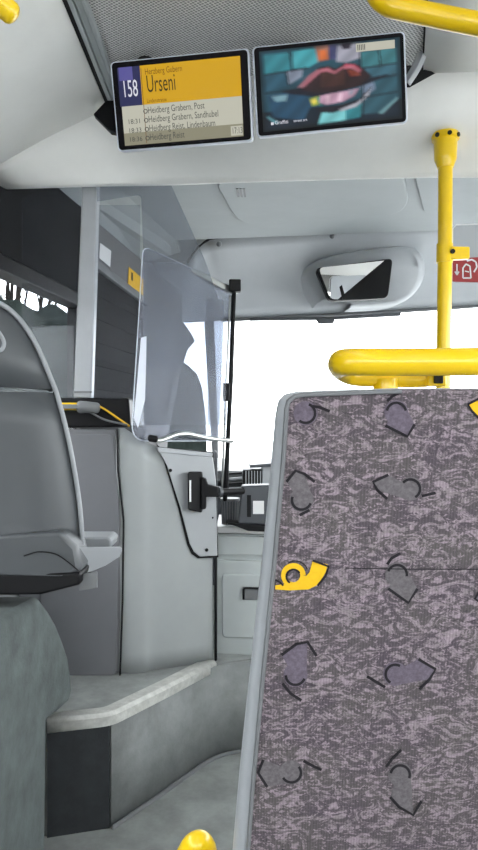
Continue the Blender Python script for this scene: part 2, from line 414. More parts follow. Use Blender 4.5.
# lower front wall
bm = PR([P(140,458,3.9), P(200,463,4.15), P(560,459,3.95), P(700,457,3.85), V(2.6,3.85,0), V(-.55,3.95,0)], (0,.05,0))
struct(link('wall_front', bm, 'dgrey', smooth=False), 'front wall below the windscreen')
ws = link('window_3', PR([P(165,318,4.14), P(222,316,4.2), P(246,316,4.2), P(246,465,4.2), P(222,465,4.2), P(165,462,4.14)], (0,.006,0)), 'glassw', smooth=False); struct(ws, 'left front quarter glass')
ws = link('window_4', PR([P(246,317,4.2), P(700,288,3.85), P(700,460,3.85), P(246,465,4.2)], (0,.006,0)), 'glassw', smooth=False); struct(ws, 'windscreen')
# rear wall far behind the camera, with a window opening
bm = NB(); box(bm, (-1.62,-3.05,0), (.92,-3.0,.95)); box(bm, (-1.62,-3.05,1.8), (.92,-3.0,2.2))
struct(link('wall_back', bm, 'wall', smooth=False))
# outside ground, coloured pale to bounce daylight up to the ceiling
struct(link('floor', PR([V(-40,-30,-.35), V(40,-30,-.35), V(40,60,-.35), V(-40,60,-.35)], (0,0,-.1)), 'bounce_ground', smooth=False), 'ground outside the bus, made pale to bounce light upward')

# ================================================================= OUTSIDE : hedge and bare trees
bm = NB(); segs = 70; rows = []
for j in range(9):
    row = []
    for i in range(segs+1):
        Y = -2+i*.24; x = -3.45+.158*Y
        a = j/8*math.pi
        top = 2.50+.05*math.sin(i*1.7)+.07*math.sin(i*.6+1)
        row.append(V(x+.45*math.cos(a)*(1+.1*math.sin(i*2.3+j)), Y, -.35+(top+.35)*min(1, math.sin(a)**.5 if a > 0 else 0)))
    rows.append(row)
o = link('hedge', loft(rows), 'leaf'); tag(o, 'dark hedge outside beyond the left side window', 'hedge')
for i in range(6):
    by = 8.2+i*.95; bx = -4.55+.158*by
    bm = NB()
    def branch(p, d, l, r, lv):
        q = p+d*l; tube(bm, [p, (p+q)/2+V(random.uniform(-.03,.03),random.uniform(-.03,.03),0), q], lambda t: r*(1-.4*t), 5, False)
        if lv:
            for k in range(4 if lv > 1 else 3):
                nd = (d+V(random.uniform(-.3,.3), random.uniform(-.3,.3), random.uniform(-.1,.6))).normalized()
                branch(p.lerp(q, random.uniform(.5,1)), nd, l*random.uniform(.32,.5), r*.5, lv-1)
    branch(V(bx,by,-.35), V(0,.02,1).normalized(), 2.9, .06, 4)
    t = link('bare_tree', bm, 'bark')
    tag(t, 'leafless dark tree behind the hedge outside the left window', 'tree', 'leafless trees behind the hedge')

# ================================================================= DRIVER CAB
cab = thing('driver_cab', 'grey driver cab enclosure with post and smoked glass screen on the raised platform', 'driver cab', V(-.4,2.35,.325))
Zp = .331
YR = 2.30
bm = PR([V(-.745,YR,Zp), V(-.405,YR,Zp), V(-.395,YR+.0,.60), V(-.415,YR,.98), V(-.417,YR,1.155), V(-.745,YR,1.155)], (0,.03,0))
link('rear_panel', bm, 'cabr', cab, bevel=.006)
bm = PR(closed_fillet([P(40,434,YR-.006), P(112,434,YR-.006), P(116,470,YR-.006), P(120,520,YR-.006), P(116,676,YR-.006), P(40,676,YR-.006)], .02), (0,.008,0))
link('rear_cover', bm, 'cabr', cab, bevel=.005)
# seam
link('panel_seam', T([P(117,430,YR-.004), P(118,470,YR-.004), P(123.5,520,YR-.004), P(122.5,600,YR-.004), P(120,677,YR-.004)], .0032, 8), 'black', cab)
# corner panel: rounded vertical sheet
def corner_x(t):   # plan curve from rear panel round to the side door
    pts = [V(-.402,2.302,0), V(-.365,2.296,0), V(-.320,2.305,0), V(-.285,2.33,0), V(-.2,2.365,0), V(-.088,2.425,0)]
    return pts
pl = smooth_path(corner_x(0), 5)
rows = []
for k in range(13):
    t = k/12; row = []
    for p in pl:
        f = (p.x+.402)/.314
        px = 239+p.x/p.y*F
        topy = 428 if px < 125 else (428+(px-125)*.6 if px < 155 else 446+(px-155)*.14)
        zt = ZC-(topy-425)*p.y/F
        z = Zp+(zt-Zp)*t
        sh = .012*math.sin(math.pi*min(1, max(0, (t-.3)/.7)))*(1 if f < .35 else 0)
        row.append(V(p.x-.006+.0*sh, p.y, z))
    rows.append(row)
o = link('corner_panel', loft(rows), 'cab', cab, angle=60); solid(o, .01, 1)
# side plate with black gasket
def onp(px, py, off=0):   # onto the side of the cab
    a = V(-.285,2.33,0); b = V(-.088,2.425,0); d = b-a; k = (px-239)/F
    # a.x+d.x t = k (a.y + d.y t)
    t = (k*a.y-a.x)/(d.x-k*d.y); p = a+d*t
    return V(p.x, p.y-off, ZC-(py-425)*p.y/F)
gk = [(156,443),(164.5,462),(177.5,505),(187.5,545),(191.5,553.5),(198,558),(218.5,557),(216,480),(213.5,452),(160,447)]
link('gasket', PR([onp(x,y,.007) for x,y in gk], (0,.006,0)), 'black', cab, smooth=False)
gk = [(159,450),(167,465),(180,505),(190,543),(194,551),(200,556),(217.5,555),(216,480),(213,457)]
side = link('side_plate', PR([onp(x,y,.016) for x,y in gk], (0,.011,0)), 'plate', cab, bevel=.003)
for x, y in ((171,470),(207,549),(213,517)):
    c = onp(x,y,.017); link('bolt', T([c, c+V(0,-.004,0)], .006 if x != 213 else .003, 10, False), 'black', side)
link('side_ledge', PR([onp(157,447,.02), onp(213,453,.02), onp(212,457,.02), onp(159,452,.02)], (0,.05,0)), 'frame', cab, bevel=.002)
# edge line at the right end of the side panel
link('door_edge', T([V(-.083,2.428,Zp), V(-.083,2.428,ZC-.4)], .005, 8), 'black', cab)
link('door_jamb', PR([V(-.088,2.43,Zp), V(-.078,2.43,Zp), V(-.078,2.43,ZC-.10), V(-.088,2.43,ZC-.09)], (0,.03,0)), 'dgrey', cab, smooth=False)
# dark ledge on top
link('ledge', PR([V(-.745,YR-.005,1.157), P(131,427,YR)-V(0,.005,0), P(129,398,YR)-V(0,.005,0), V(-.745,YR-.005,1.262)], (0,.34,0)), 'black', cab, bevel=.008)
# post
link('post', PR([P(83,158,YR), P(98,156,YR), P(95,280,YR), P(91,398,YR), P(73,398,YR), P(77,300,YR)], (0,.05,0)), 'frame', cab, bevel=.006)
link('post_foot', PR([P(72.5,391,YR-.004), P(91.5,391,YR-.004), P(91.5,393,YR-.004), P(72.5,393,YR-.004)], (0,.01,0)), 'mgrey', cab, smooth=False)
# partition glass between post and screen, and behind the seat
link('partition_pane', PR([V(-.745,2.335,1.262), P(140,398,2.335), P(140,205,2.335), P(98,205,2.335), P(97,172,2.335), V(-.745,2.335,1.95)], (0,.005,0)), 'part', cab, smooth=False)
# smoked screen
sp = closed_fillet([P(97,201,2.27), P(98,159,2.27), P(154,155,2.27), P(168,178,2.27), P(206,262,2.27), P(226,322,2.27), P(226,425,2.27), P(144,425,2.27), P(143,245,2.27), P(141,194,2.27)], [0,.03,.10,.10,.05,.05,0,0,0,.02], 6)
link('smoked_screen', PR(sp, (0,.006,0)), 'smoked', cab, smooth=False)
# ledge rail
r = thing('grab_rail', 'short grey and yellow rail on the ledge behind the driver cab', 'grab rail', P(60,415,2.25))
link('rail', T([P(-20,406,2.26), P(82,406.5,2.26)], .0125, 14, False), 'yellow', r)
link('grip_sleeve', PR([P(-20,403.8,2.243), P(82,404.3,2.243), P(82,408.8,2.243), P(-20,408.4,2.243)], (0,.012,0)), 'mgrey', r, bevel=.002)
link('end_cap', T([P(80,407,2.262), P(86,407,2.262), P(97,408,2.27)], lambda t: .021-.003*t, 16), 'mgrey', r)
link('bracket', T(fillet([P(97,405,2.272), P(106,410,2.272), P(129,426,2.272)], .03), .0035, 8), 'stick', r)
link('bracket', T(fillet([P(90,412,2.268), P(104,420,2.268), P(127,425,2.268)], .03), .0035, 8), 'mgrey', r)

# ================================================================= SCREEN on the cab door
gs = thing('glass_screen', 'clear rounded glass screen clamped beside the driver on a black upright rod', 'glass screen', P(226,470,2.5))
def gp(px, py, off=0):
    a = V((131-239)*2.235/F,2.235,0); b = V((230-239)*2.5/F,2.5,0); d = b-a; k = (px-239)/F
    t = (k*a.y-a.x)/(d.x-k*d.y); p = a+d*t
    return V(p.x, p.y+off, ZC-(py-425)*p.y/F)
pc = closed_fillet([gp(143,246), gp(232,287), gp(227,441), gp(178,441), gp(131,441)], [.03,.01,.01,0,.06], 8)
link('pane', PR(pc, (0,.006,0)), 'pane', gs, smooth=False)
# polished edge
ed = pc+[pc[0]]
link('pane_edge', tube(NB(), ed, .0019, 6, False), 'edge', gs)
# white strip on left of pane
link('pale_strip', PR([gp(141,338,-.002), gp(147,336,-.002), gp(145,400,-.002), gp(138,428,-.002), gp(134,418,-.002)], (0,.001,0)), 'edge', gs, smooth=False)
link('top_rail', PR([gp(190,269,-.012), gp(199,271,-.012), gp(240,292,-.02), gp(232,295,-.02), gp(192,273,-.012)], (0,.03,0)), 'metal', gs, bevel=.004)
link('clamp', PR([P(229,279,2.46), P(241,279,2.46), P(241,291,2.46), P(229,291,2.46)], (0,.04,0)), 'black', gs, bevel=.004)
link('rod', T([P(234,290,2.49), P(231,380,2.49), P(225,500,2.49)], .0085, 10), 'black', gs)
link('rod_highlight', T([P(230,296,2.48), P(226.5,380,2.48), P(222,488,2.48)], .0035, 8), 'metal', gs)  # bright tube put in for the highlight line left of the rod
link('clamp', PR([P(223,383,2.46), P(230,383,2.46), P(229,401,2.46), P(223,401,2.46)], (0,.03,0)), 'black', gs, bevel=.003)
link('handle_bar', T(fillet([P(151,439,2.25), P(160,441,2.26), P(182,432,2.3), P(206,438,2.38), P(232,441,2.47)], .05), .008, 10), 'metal', gs)
link('handle_end', T([P(150,438,2.245), P(156,439,2.25)], .012, 12), 'black', gs)
link('inner_sheet', PR([P(206,296,2.56), P(224,300,2.56), P(219,438,2.56), P(208,436,2.56)], (0,.005,0)), 'smoked', gs, smooth=False)

# ================================================================= card reader, terminal, cabinet, dash
cr = thing('card_reader', 'black card reader mount on a horizontal arm at the cab side', 'card reader', onp(203,491,.02))
link('wall_plate', PR(closed_fillet([onp(189,471,.055), onp(203,471,.055), onp(203,511,.055), onp(189,508,.055)], .008), (0,.037,0)), 'black', cr, bevel=.004)
link('plate_strip', PR([onp(190.5,479,.057), onp(192.3,479,.057), onp(192.3,500,.057), onp(190.5,500,.057)], (0,.002,0)), 'white', cr, smooth=False)
link('joint', PR([P(201,477,2.34), P(206,479,2.34), P(208,485,2.34), P(218,487,2.34), P(219,497,2.34), P(206,497,2.34), P(206,509,2.34), P(201,510,2.34)], (0,.035,0)), 'black', cr, bevel=.004)
link('arm', T([P(217,492,2.36), P(243,491,2.44)], .012, 12, False), 'black', cr)
link('arm_ring', T([P(217,492,2.36), P(220,492,2.37)], .019, 12, False), 'dgrey', cr)
tt = thing('ticket_terminal', 'dark grey ticket terminal on the arm beside the front seat', 'ticket terminal', P(250,525,2.5))
link('housing', PR(closed_fillet([P(241,486,2.44), P(300,484,2.44), P(300,526,2.44), P(238,524,2.44), P(240,500,2.44)], .012), (0,.08,0)), 'dgrey', tt, bevel=.006)
link('display', PR([P(253,501,2.436), P(264,501,2.436), P(264,514,2.436), P(253,514,2.436)], (0,.004,0)), 'white', tt, smooth=False)
link('keypad', PR([P(247,495,2.437), P(251,495,2.437), P(251,517,2.437), P(247,517,2.437)], (0,.004,0)), 'black', tt, smooth=False)
link('base', PR([P(226,523,2.42), P(268,526,2.42), P(268,532,2.42), P(248,531,2.42)], (0,.1,0)), 'black', tt, bevel=.004)
cp = NB()
tube(cp, [P(230,524,2.55), P(230,500,2.55)], lambda t: .030+.004*t, 24, False)
co = link('coin_cup', cp, 'dgrey'); tag(co, 'small ribbed dark cup between the cab side and the ticket terminal', 'cup')
for k in range(9):
    a = math.radians(200+k*17.5); b0 = P(230,524,2.55)+V(.031*math.cos(a),.031*math.sin(a),0); b1 = P(230,501,2.55)+V(.035*math.cos(a),.035*math.sin(a),0)
    link('rib', T([b0, b1], .0016, 6, False), 'mgrey', co)
link('rim', T([P(230,500.5,2.55), P(230,498,2.55)], .037, 24, False), 'mgrey', co)

cb = thing('cabinet', 'pale grey cabinet with drawers beside the cab door', 'cabinet', V(.05,2.5,.33))
link('worktop', PR([P(216,527,2.52), P(330,530,2.45), P(330,536,2.45), P(216,533,2.52)], (0,.35,0)), 'white', cb, bevel=.003)
link('body', PR([P(217,534,2.535), P(330,536,2.47), P(330,667,2.47), P(217,667,2.535)], (0,.33,0)), 'drawer', cb, smooth=False)
d1 = link('drawer_front', PR(closed_fillet([P(217,536,2.52), P(330,538,2.45), P(330,556,2.45), P(217,555,2.52)], .004), (0,.02,0)), 'drawer', cb, bevel=.003)
d2 = link('drawer_front', PR(closed_fillet([P(216,560,2.52), P(330,562,2.45), P(330,667,2.45), P(216,667,2.52)], .006), (0,.02,0)), 'drawer', cb, bevel=.004)
link('raised_panel', PR(closed_fillet([P(222,574,2.51), P(330,576,2.44), P(330,640,2.44), P(222,638,2.51)], .02), (0,.012,0)), 'drawer', d2, bevel=.005)
link('handle_recess', PR([P(243,587,2.488), P(280,588,2.47), P(280,600,2.47), P(243,600,2.488)], (0,.01,0)), 'mgrey', d2, bevel=.002)
link('handle', T(fillet([P(243.5,599,2.487), P(243.5,588,2.487), P(280,589,2.465)], .01), .004, 8), 'black', d2)

# dashboard
db = thing('dashboard', 'grey dashboard with vents under the windscreen', 'dashboard', V(.2,3.7,.4))
link('dash_top', PR([V(-.30,3.55,.93), V(.7,3.45,.93), V(1.7,3.3,.93), V(1.9,3.8,.975), V(0,4.05,.975), V(-.40,4.0,.975)], (0,0,-.06)), 'mgrey', db, bevel=.015)
link('dash_body', PR([V(-.26,3.6,.3), V(1.6,3.38,.3), V(1.6,3.38,.88), V(-.26,3.6,.88)], (0,.3,0)), 'dgrey', db, bevel=.01)
v = link('vent', PR([P(243,470,3.4), P(262,470,3.4), P(262,492,3.4), P(243,492,3.4)], (0,.1,0)), 'black', db, bevel=.004)
for k in range(6):
    x = 245.5+k*2.9; link('slat', PR([P(x,471,3.39), P(x+.9,471,3.39), P(x+.9,490,3.39), P(x,490,3.39)], (0,.01,0)), 'frame', v, smooth=False)
for k in range(4):
    y = 473+k*5; link('trim_bar', PR([P(229,y,3.42), P(242,y-1,3.4), P(242,y+1,3.4), P(229,y+2,3.42)], (0,.02,0)), ('frame' if k % 2 else 'black'), db, smooth=False)
link('binnacle', PR([P(262,464,3.4), P(300,462,3.4), P(300,490,3.4), P(262,490,3.4)], (0,.2,0)), 'frame', db, bevel=.006)
link('binnacle_hood', PR([P(250,465,3.38), P(300,461,3.38), P(300,465,3.38), P(250,468,3.38)], (0,.22,0)), 'dgrey', db, bevel=.002)

# windscreen header items
ir = tag(link('rain_sensor', PR(closed_fillet([P(316,318,3.94), P(335,317.5,3.94), P(334,323,3.94), P(319,323.5,3.94)], .008), (0,.03,0)), 'dgrey', bevel=.003), 'small dark sensor hanging from the windscreen top edge', 'sensor')
tag(link('sun_visor_strip', PR([P(250,318,4.02), P(330,316.5,3.98), P(401,312,3.94), P(401,315.5,3.94), P(330,319.5,3.98), P(250,320.5,4.02)], (0,.03,0)), 'dgrey', bevel=.002), 'thin dark edge of the folded blind above the windscreen', 'blind')
for px, py in ((219,244),(332,236)):
    c = P(px,py,3.52); o = link('speaker_grille' if 0 else 'ceiling_screw', T([c, c+V(0,-.012,-.004)], .014, 14), 'mgrey'); tag(o, 'small grey round cap near the left end of the header seam' if px < 300 else 'small grey round cap on the header above the mirror', 'cap')

# mirror with housing
mr = thing('interior_mirror', 'trapezoid interior mirror set into the header above the windscreen', 'mirror', P(353,300,3.7))
YM = 3.66
hs = smooth_path([P(318,303,YM+.12), P(306,290,YM+.2), P(304,270,YM+.14), P(330,256,YM+.06), P(380,247,YM+.0), P(410,246,YM-.02), P(424,262,YM-.02), P(420,286,YM+.08), P(398,304,YM+.12), P(350,308,YM+.16)], 4)
bm = NB(); fr = [V(p.x, p.y, p.z) for p in hs]
cen = P(358,281,YM+.0)
inner = [cen+(p-cen)*.88+V(0,-.03,0) for p in hs]
back = [p+V(0,.3,.02) for p in hs]
ga = [[bm.verts.new(p) for p in r] for r in (inner, fr, back)]
n = len(hs)
bm.faces.new(ga[0]); 
for a, b in zip(ga, ga[1:]):
    for k in range(n-1): bm.faces.new((a[k], a[k+1], b[k+1], b[k]))
link('housing', bm, 'front', mr, angle=80)
def trap(s, Y, dY=0):
    c = (355,280.5); q = [(315,268),(393,258),(388,298),(329,301)]
    return [P(c[0]+(x-c[0])*s, c[1]+(y-c[1])*s, Y) for x, y in q]
MY = YM-.05
link('mirror_frame', PR(closed_fillet(trap(1.0, MY), .03), (0,.05,0)), 'black', mr, bevel=.005)
bm = NB(); tq = closed_fillet(trap(.93, MY-.004), .028)
link('mirror_glass', PR([p+V(0, -(p.z-ZC-.78)*.12+(p.x-.62)*.10, 0) for p in tq], (0,.003,0)), 'mirror', mr, smooth=False)
link('mirror_divider', PR([P(334,268,MY-.007), P(337,267,MY-.007), P(346,299,MY-.007), P(343,300,MY-.007)], (0,.004,0)), 'black', mr, smooth=False)

# red sign behind the pole
sb = thing('notice_plate', 'grey plate with a red hand pictogram sign beside the yellow pole', 'sign', P(470,283,2.6))
YS = 2.6
link('backing', PR(closed_fillet([P(453,225,YS+.01), P(520,222,YS+.01), P(520,283,YS+.01), P(452,283,YS+.01)], .02), (0,.006,0)), 'front', sb, bevel=.001)
link('border', tube(NB(), [P(451.5,283,YS), P(452.5,229,YS), P(456,225,YS), P(520,222,YS)], .0028, 6, False), 'white', sb)
sg = link('red_label', PR(closed_fillet([P(452,258.5,YS), P(500,256,YS), P(500,283,YS), P(452,281.5,YS)], .008), (0,.004,0)), 'red', sb, smooth=False)
bm = NB(); 
def stroke(bm, pts, w, Y, mi=0):
    for (x0,y0),(x1,y1) in zip(pts, pts[1:]):
        L = math.hypot(x1-x0,y1-y0) or 1; nx, ny = -(y1-y0)/L*w/2, (x1-x0)/L*w/2
        prism(bm, [P(x0+nx,y0+ny,Y), P(x1+nx,y1+ny,Y), P(x1-nx,y1-ny,Y), P(x0-nx,y0-ny,Y)], (0,.001,0), mi)
stroke(bm, [(457,264),(457,275)], 1.2, YS-.003); stroke(bm, [(455,271.5),(457,275),(459,271.5)], 1.2, YS-.003)
stroke(bm, [(463,278),(463,268),(466,264),(470,266),(471,278),(463,278)], 1.4, YS-.003)
stroke(bm, [(467,261),(472,259.5),(476,262),(477,267),(474,272)], 1.6, YS-.003)
stroke(bm, [(465,271),(469,272)], 1.0, YS-.003)
link('pictogram', bm, 'white', sg, smooth=False)

# ================================================================= yellow pole
gpole = thing('grab_pole', 'yellow vertical grab pole with a flared ceiling collar', 'grab pole', V((441-239)*2/F,1.98,0))
YP = 1.98
top = P(445.5,136,YP); r0 = .0205
link('pole', T([top+V(0,0,-.01), P(445,250,YP), P(443,400,YP), V((442-239)*YP/F,YP,.0)], r0, 20, False), 'yellow', gpole)
prof2 = [(134,13.0),(136,13.6),(140,13.6),(141,11.5),(158,11.0),(160,10.8),(165,8.8),(168,8)]
bm = NB(); rr = []
for y, w in prof2:
    c = P(445.4,y,YP); w = w*YP/F; rr.append([bm.verts.new(c+V(w*math.cos(2*math.pi*k/24), w*math.sin(2*math.pi*k/24), 0)) for k in range(24)])
for a, b in zip(rr, rr[1:]):
    for k in range(24): bm.faces.new((a[k], a[(k+1)%24], b[(k+1)%24], b[k]))
bm.faces.new(rr[0]); bm.faces.new(rr[-1])
col = link('collar', bm, 'yellow', gpole)
for a in (-140, -90, -45):
    c = P(445.4,138.5,YP); rad = 13.4*YP/F; q = c+V(rad*math.cos(math.radians(a)), rad*math.sin(math.radians(a)), 0)
    link('bolt', T([q, q+V(.004*math.cos(math.radians(a)),.004*math.sin(math.radians(a)),0)], .0065, 10, False), 'black', col)
cl = link('clamp', T([P(444.7,244,YP), P(444.5,263,YP)], .0235, 20, False), 'yellow', gpole)
link('clamp_arm', PR(closed_fillet([P(447,246,YP-.02), P(470,246.5,YP-.02), P(470,258.5,YP-.02), P(447,259.5,YP-.02)], .005), (0,.02,0)), 'yellow', cl, bevel=.003)
c = P(452.5,251.5,YP-.021); link('bolt', T([c, c+V(0,-.005,0)], .007, 10, False), 'black', cl)

# foreground rail on the seat
hr = thing('seat_handrail', 'thick yellow handrail looping above the patterned seat back', 'handrail', P(382,392,.9))
path = fillet([P(600,357,.80), P(480,360,.80), P(352,361,.82), P(330,364,.84)], .02, 6)
path = smooth_path([P(600,359,.80), P(478,361.5,.80), P(400,362,.815), P(352,362,.825), P(341,363.5,.85), P(342,370,.90), P(356,377,.92), P(390,379.5,.92), P(425,379.5,.92), P(434,377,.92)], 8)
link('rail', T(path, lambda t: .0165 if t < .45 else .0165-.006*min(1,(t-.45)/.3), 20), 'yellow', hr)
link('support', T([P(386,379,.92), P(386,420,.92), P(390,600,.95)], .017, 18, False), 'yellow', hr)
link('rail_clamp', PR([P(428,371,.90), P(447,371,.90), P(447,386,.90), P(428,386,.90)], (0,.03,0)), 'yellow', hr, bevel=.003)
c = P(438,379,.899); link('bolt', PR([c+V(-.006,0,-.006), c+V(.006,0,-.006), c+V(.006,0,.006), c+V(-.006,0,.006)], (0,-.004,0)), 'black', hr, bevel=.001)

# ceiling handrails
h1 = thing('ceiling_handrail', 'yellow ceiling handrail with rounded bend right of the screens', 'handrail', P(390,0,1.05))
link('rail', T(fillet([V(.20,1.12,ZT), P(370,-30,1.06), P(378,4,1.04), P(480,25,1.0), P(640,52,.95)], .06, 8), .0165, 20, False), 'yellow', h1)
link('flange', T([V(.20,1.12,ZT-.006), V(.20,1.12,ZT)], .032, 20, False), 'yellow', h1)
h2 = thing('ceiling_handrail', 'yellow rounded handrail end in the upper left corner', 'handrail', P(0,0,1.0))
link('rail', T([P(-160,-75,.9), P(-40,-30,.98), P(11,13,1.0)], .0165, 20), 'yellow', h2)
link('end_seam', T([P(-3,-1,.998), P(-1,0.5,.999)], .0172, 20, False), 'yellow', h2)
h3 = thing('seat_handrail', 'yellow looped grab handle rising in front of the left edge of the patterned seat', 'handle', V(-.05,.8,0))
link('loop', T(smooth_path([V(-.085,.80,0), P(170,1000,.78), P(182,880,.78), P(190,851,.78), P(200,843,.78), P(206,856,.80), P(204,890,.82), P(195,1000,.82), V(-.06,.84,0)], 8), .0135, 18, False), 'yellow', h3)

# ================================================================= MONITORS
def monitor(label, c, Y, mount_px):
    # c = four pixel corners TL TR BR BL, Y per corner
    t = thing('display_screen', label, 'screen', P(sum(x for x,y in c)/4, c[0][1], Y[0]), None)
    q = [P(x, y, d) for (x, y), d in zip(c, Y)]
    def uv(u, v, off=0):
        a = q[0].lerp(q[1], u); b = q[3].lerp(q[2], u); p = a.lerp(b, v)
        return p+nrm*off
    nrm = (q[1]-q[0]).cross(q[3]-q[0]).normalized()
    if nrm.y > 0: nrm = -nrm
    body = closed_fillet([uv(0,0), uv(1,0), uv(1,1), uv(0,1)], .012)
    link('casing', PR(body, -nrm*.035), 'edge', t, bevel=.002)
    face = closed_fillet([uv(.012,.016,.001), uv(.988,.016,.001), uv(.988,.984,.001), uv(.012,.984,.001)], .010)
    link('bezel', PR(face, nrm*.002), 'gloss', t, smooth=False)
    m = uv(*mount_px, -.02)
    link('mount', T([m+V(0,.03,-.05), V(m.x, m.y+.14, ZT+.0)], .026, 16, False), 'black', t)
    return t, uv, nrm
M['gloss'] = mat('gloss_black_bezel', rgb(12,11,15), .35, spec=.06)
Y1 = (1.70, 1.66, 1.72, 1.76)
m1, uv1, n1 = monitor('bus route display screen listing stops, left of the two hanging screens', [(110,62),(249,48),(253,141),(118,152)], Y1, (.2,-.02))
Y2 = (1.66, 1.62, 1.68, 1.72)
m2, uv2, n2 = monitor('hanging screen showing a teal picture of open lips, right of the route display', [(252,47),(405,31),(408,123),(257,138)], Y2, (.22,-.02))

# screen 1 surface : flat colour fields in one mesh
def field(bm, uv, u0, v0, u1, v1, mi, off=.004):
    f = bm.faces.new([bm.verts.new(uv(u,v,off)) for u,v in ((u0,v0),(u1,v0),(u1,v1),(u0,v1))]); f.material_index = mi
cols = [emis('screen_yellow', rgb(232,180,16), EM*.78), emis('screen_white', rgb(210,209,192), EM*.80), emis('screen_navy', rgb(38,40,84), EM), emis('screen_beige', rgb(176,172,146), EM*.6), emis('screen_lilac', rgb(88,84,150), EM)]
bm = NB()
field(bm, uv1, .215, .075, .935, .50, 0)
field(bm, uv1, .06, .50, .935, .88, 1)
field(bm, uv1, .05, .075, .215, .50, 2)
field(bm, uv1, .06, .80, .935, .94, 3, .0045)
field(bm, uv1, .06, .075, .16, .22, 4, .0045)
field(bm, uv1, .845, .82, .93, .925, 1, .005)
scr1 = link('screen', bm, cols, m1, smooth=False)
def text_on(uv, nrm, s, u, v, size, m, parent, off=.006, sx=1.0):
    cu = bpy.data.curves.new('text', 'FONT'); cu.body = s; cu.size = size; cu.resolution_u = 3
    o = bpy.data.objects.new('text', cu); C.objects.link(o); bpy.context.view_layer.update()
    me = bpy.data.meshes.new_from_object(o.evaluated_get(bpy.context.evaluated_depsgraph_get())); bpy.data.objects.remove(o)
    X = (uv(1,v)-uv(0,v)).normalized(); Yv = nrm.cross(X).normalized(); base = uv(u, v, off)
    for vert in me.vertices: c = vert.co; vert.co = base+X*c.x*sx+Yv*c.y+nrm*c.z
    me.materials.clear(); me.materials.append(m)
    o = bpy.data.objects.new('lettering', me); C.objects.link(o)
    o.parent = parent; o.matrix_parent_inverse = parent.matrix_world.inverted(); return o
inkw = emis('letter_white', rgb(225,225,235), EM); ink = emis('letter_dark', rgb(40,30,12), EM); inkb = emis('letter_brown', rgb(110,66,8), EM); inkg = emis('letter_grey', rgb(66,66,66), EM)
text_on(uv1, n1, '158', .075, .40, .055, inkw, scr1, sx=.50)
text_on(uv1, n1, 'Urseni', .255, .37, .056, ink, scr1, sx=.50)
text_on(uv1, n1, 'Herzberg Gubern', .25, .178, .020, inkb, scr1, sx=.66)
text_on(uv1, n1, 'Lindenstrasse', .25, .485, .014, inkb, scr1, sx=.66)
for i, s in enumerate(['Heidberg Grabern, Post', 'Heidberg Grabern, Sandhubel', 'Heidberg Reist, Lindenbaum', 'Heidberg Reist']):
    text_on(uv1, n1, s, .25, .60+i*.10, .022, inkg, scr1, sx=.68)
    text_on(uv1, n1, 'o', .215, .60+i*.10, .024, inkg, scr1)
for i, s in enumerate(['18:31', '18:33', '18:36']): text_on(uv1, n1, s, .095, .70+i*.10, .016, inkg, scr1)
text_on(uv1, n1, '17:13', .852, .905, .021, inkg, scr1, sx=.6)
bm = NB()
for y0, y1 in ((.1,.93),): prism(bm, [uv1(.222,y0,.005), uv1(.226,y0,.005), uv1(.226,y1,.005), uv1(.222,y1,.005)], n1*.0004)
link('route_line', bm, inkb, scr1, smooth=False)

